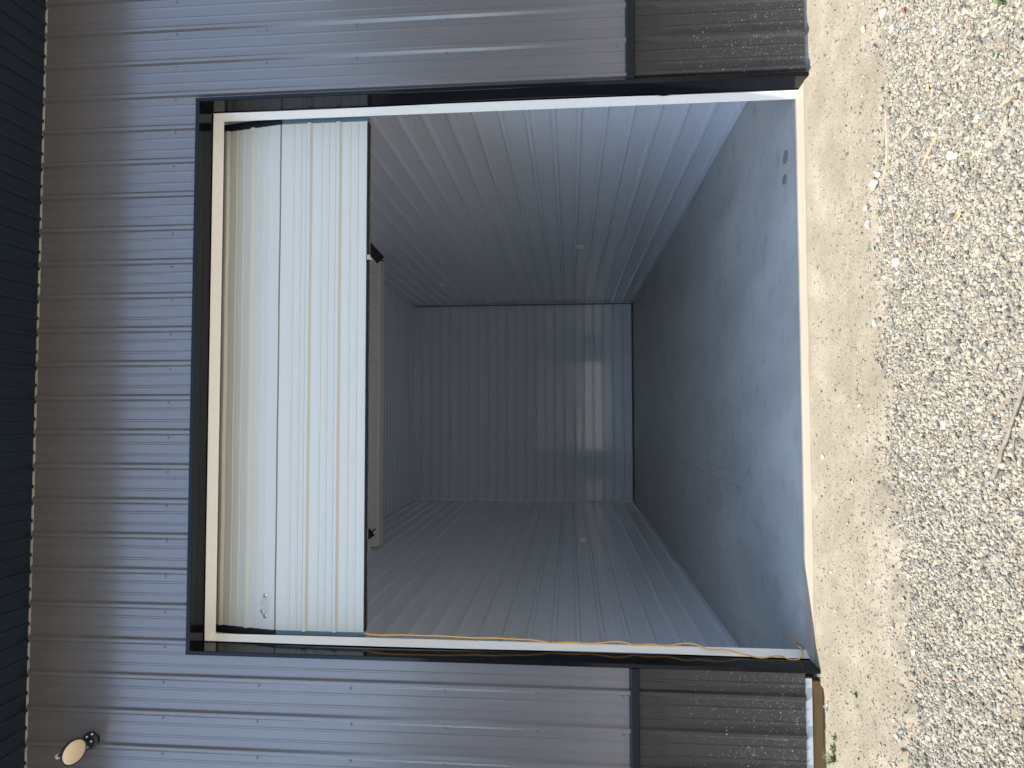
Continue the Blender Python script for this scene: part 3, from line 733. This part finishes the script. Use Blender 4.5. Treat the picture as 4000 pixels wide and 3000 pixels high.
stick(3575, 2830, 3480, 2905, .0025, M['twig'], 'thin bent stem at the gravel edge on the left', bend=.03)
# branch with side shoots: one thing
br, pts = stick(4040, 1440, 3893, 1868, .0065, M['twig'], 'forked brown branch lying on the gravel nearest the camera', 'branch', .012, 1.3, 12)
br['category'] = 'branch'; del br['group']
for (x0, y0, x1, y1) in ((3915, 1850, 3925, 1925), (3925, 1925, 3990, 1915), (3925, 1922, 3940, 1945), (3970, 1760, 3990, 1860), (3980, 1640, 3972, 1770)):
    a, b = G(x0, y0), G(x1, y1); n = 5; ps = []
    for i in range(n):
        p = a.lerp(b, i / (n - 1)) + Vector((rnd.uniform(-.006, .006), rnd.uniform(-.006, .006), 0)); p.z = float(height(p.x, p.y)) + .010; ps.append(p)
    MB().tube(ps, [.0035, .003, .0026, .002, .0014], 6).obj('shoot', M['twig'], br)

def flake(name, px, py, sx, sy, m, label, cat, group=None, n=9, curl=.004, jag=.15, up=.006):
    g = G(px, py); a0 = rnd.uniform(0, 6); v = [(g.x, g.y, g.z + up + curl)]
    for i in range(n):
        a = 2 * math.pi * i / n; rr = 1 + rnd.uniform(-jag, jag); dx, dy = math.cos(a) * sx * rr, math.sin(a) * sy * rr
        v.append((g.x + dx * math.cos(a0) - dy * math.sin(a0), g.y + dx * math.sin(a0) + dy * math.cos(a0), g.z + up + rnd.uniform(0, curl)))
    o = mesh_obj(name, v, [(0, i + 1, (i + 1) % n + 1) for i in range(n)], m); o.modifiers.new('s', 'SOLIDIFY').thickness = .0008
    return tag(o, label, cat, group)
for px, py, lb in ((3415, 655, 'bright green round petal on the dirt beside the cream rocks'), (3900, 222, 'pale green petal nearest the camera on the right'), (3505, 280, 'pale green petal among the gravel on the far right'),
    (3490, 1248, 'green petal beside the white rock with a dark chip'), (3208, 1942, 'pale green petal nearest the door sill'), (3316, 2044, 'pale green petal alone in the middle of the dirt'),
    (3530, 1915, 'green petal beside the crumbly cream lump'), (3617, 870, 'tiny green petal in the gravel beside the small round rocks'), (3420, 971, 'tiny green petal at the dirt edge among weeds'), (3540, 2340, 'pale mint petal at the gravel edge on the left'), (3815, 605, 'dull green petal in the gravel beside the angular white rock')):
    flake('petal', px, py, .011, .008, M['leaf'], lb, 'petal', 'green petals dropped on the ground', jag=.05, up=.009)
flake('leaf', 3541, 40, .016, .010, M['redleaf'], 'crumpled red leaf on the gravel at the far right', 'leaf', up=.012)
flake('leaf', 3545, 2935, .016, .008, M['brownleaf'], 'brown curled leaf at the gravel edge on the far left', 'leaf', up=.012)
flake('leaf', 3757, 845, .022, .008, M['yellowleaf'], 'yellow pointed leaf out in the gravel', 'leaf', up=.012)
flake('leaf', 3636, 345, .011, .009, M['yellowleaf'], 'small yellow leaf in the gravel on the right', 'leaf', up=.012)
flake('leaf', 3354, 1378, .010, .006, M['yellowleaf'], 'small straw coloured leaf on the dirt near the centre', 'leaf', up=.004)
for px, py, a, b, lb in ((3217, 1784, .024, .012, 'crumpled white scrap nearest the door sill'), (3334, 1882, .014, .004, 'narrow white strip of litter on the dirt'), (3360, 1583, .010, .008, 'white crescent scrap at the foot of the tiny twig'),
    (3249, 2235, .007, .006, 'tiny white scrap on a rusty patch of dirt'), (3402, 2273, .013, .014, 'bright white square scrap near the gravel on the left'), (3264, 2301, .007, .012, 'small white scrap left of the bright square one'),
    (3562, 1692, .010, .008, 'white chip among the gravel in the middle'), (3694, 1671, .009, .006, 'white chip farther out in the gravel'), (3267, 2387, .008, .007, 'white crumb on the dirt left of the small scrap')):
    flake('litter_scrap', px, py, a, b, M['paper'], lb, 'litter', 'white scraps of litter', n=6, jag=.35, curl=.008, up=.003)
# metal pin
a, b = G(3237, 2738), G(3233, 2775); a.z += .006; b.z += .006
q = MB().tube([a, b], .0028, 8); q.tube([b, b + (b - a).normalized() * .004], .005, 8)
tag(q.obj('metal_bolt', M['chrome'], None, True), 'small shiny metal bolt lying on the dirt below the left wainscot', 'bolt')

# weeds
def weed(px, py, nl, hgt, spread, label, blade=False):
    g = G(px, py); v = []; f = []
    for i in range(nl):
        a = rnd.uniform(0, 6.28); ln = hgt * rnd.uniform(.6, 1.2); sp2 = spread * rnd.uniform(.4, 1); d = Vector((math.cos(a), math.sin(a), 0)); pn = Vector((-d.y, d.x, 0)); wd = (.0018 if blade else .005) * rnd.uniform(.7, 1.3)
        n0 = len(v); st = g + Vector((rnd.uniform(-.012, .012), rnd.uniform(-.012, .012), 0))
        for j in range(4):
            t = j / 3; c = st + d * sp2 * t + Vector((0, 0, ln * math.sin(t * 1.9) * .9)); ww = wd * (1 - t) ** .6 if blade else wd * math.sin(math.pi * (.15 + .8 * t)); v += [c + pn * ww, c - pn * ww]
        for j in range(3): f.append((n0 + 2 * j, n0 + 2 * j + 1, n0 + 2 * j + 3, n0 + 2 * j + 2))
    return tag(mesh_obj('weed', v, f, M['weed']), label, 'weed', 'weeds sprouting from the dirt')
weed(3262, 2965, 46, .06, .075, 'green grass tuft at the lower left, largest of the weeds', True)
weed(3262, 2925, 14, .025, .03, 'leafy weed just beside the large grass tuft')
weed(3285, 2690, 7, .012, .03, 'thin seedling on the dirt right of the metal bolt', True)
weed(3345, 2712, 9, .014, .025, 'seedling on the dirt between the bolt and the gravel')
weed(3352, 2757, 8, .012, .03, 'second seedling beside the one between bolt and gravel', True)
weed(3268, 2882, 8, .03, .02, 'lone upright sprout below the brown board')
weed(3189, 2830, 6, .018, .012, 'round leaved weed against the brown board')
weed(3190, 2872, 5, .015, .010, 'smaller weed against the brown board, nearer the corner')
weed(3310, 602, 9, .008, .03, 'flat faint weed on the dirt below the right side of the doorway', True)
weed(3440, 835, 14, .015, .03, 'grassy weed among the cream rocks', True)
weed(3395, 968, 10, .012, .03, 'sparse grass blades on the dirt beside a tiny petal', True)
weed(3925, 10, 16, .05, .06, 'grass tuft nearest the camera at the far right', True)
weed(3620, 2962, 8, .03, .05, 'few green blades at the gravel on the far left', True)
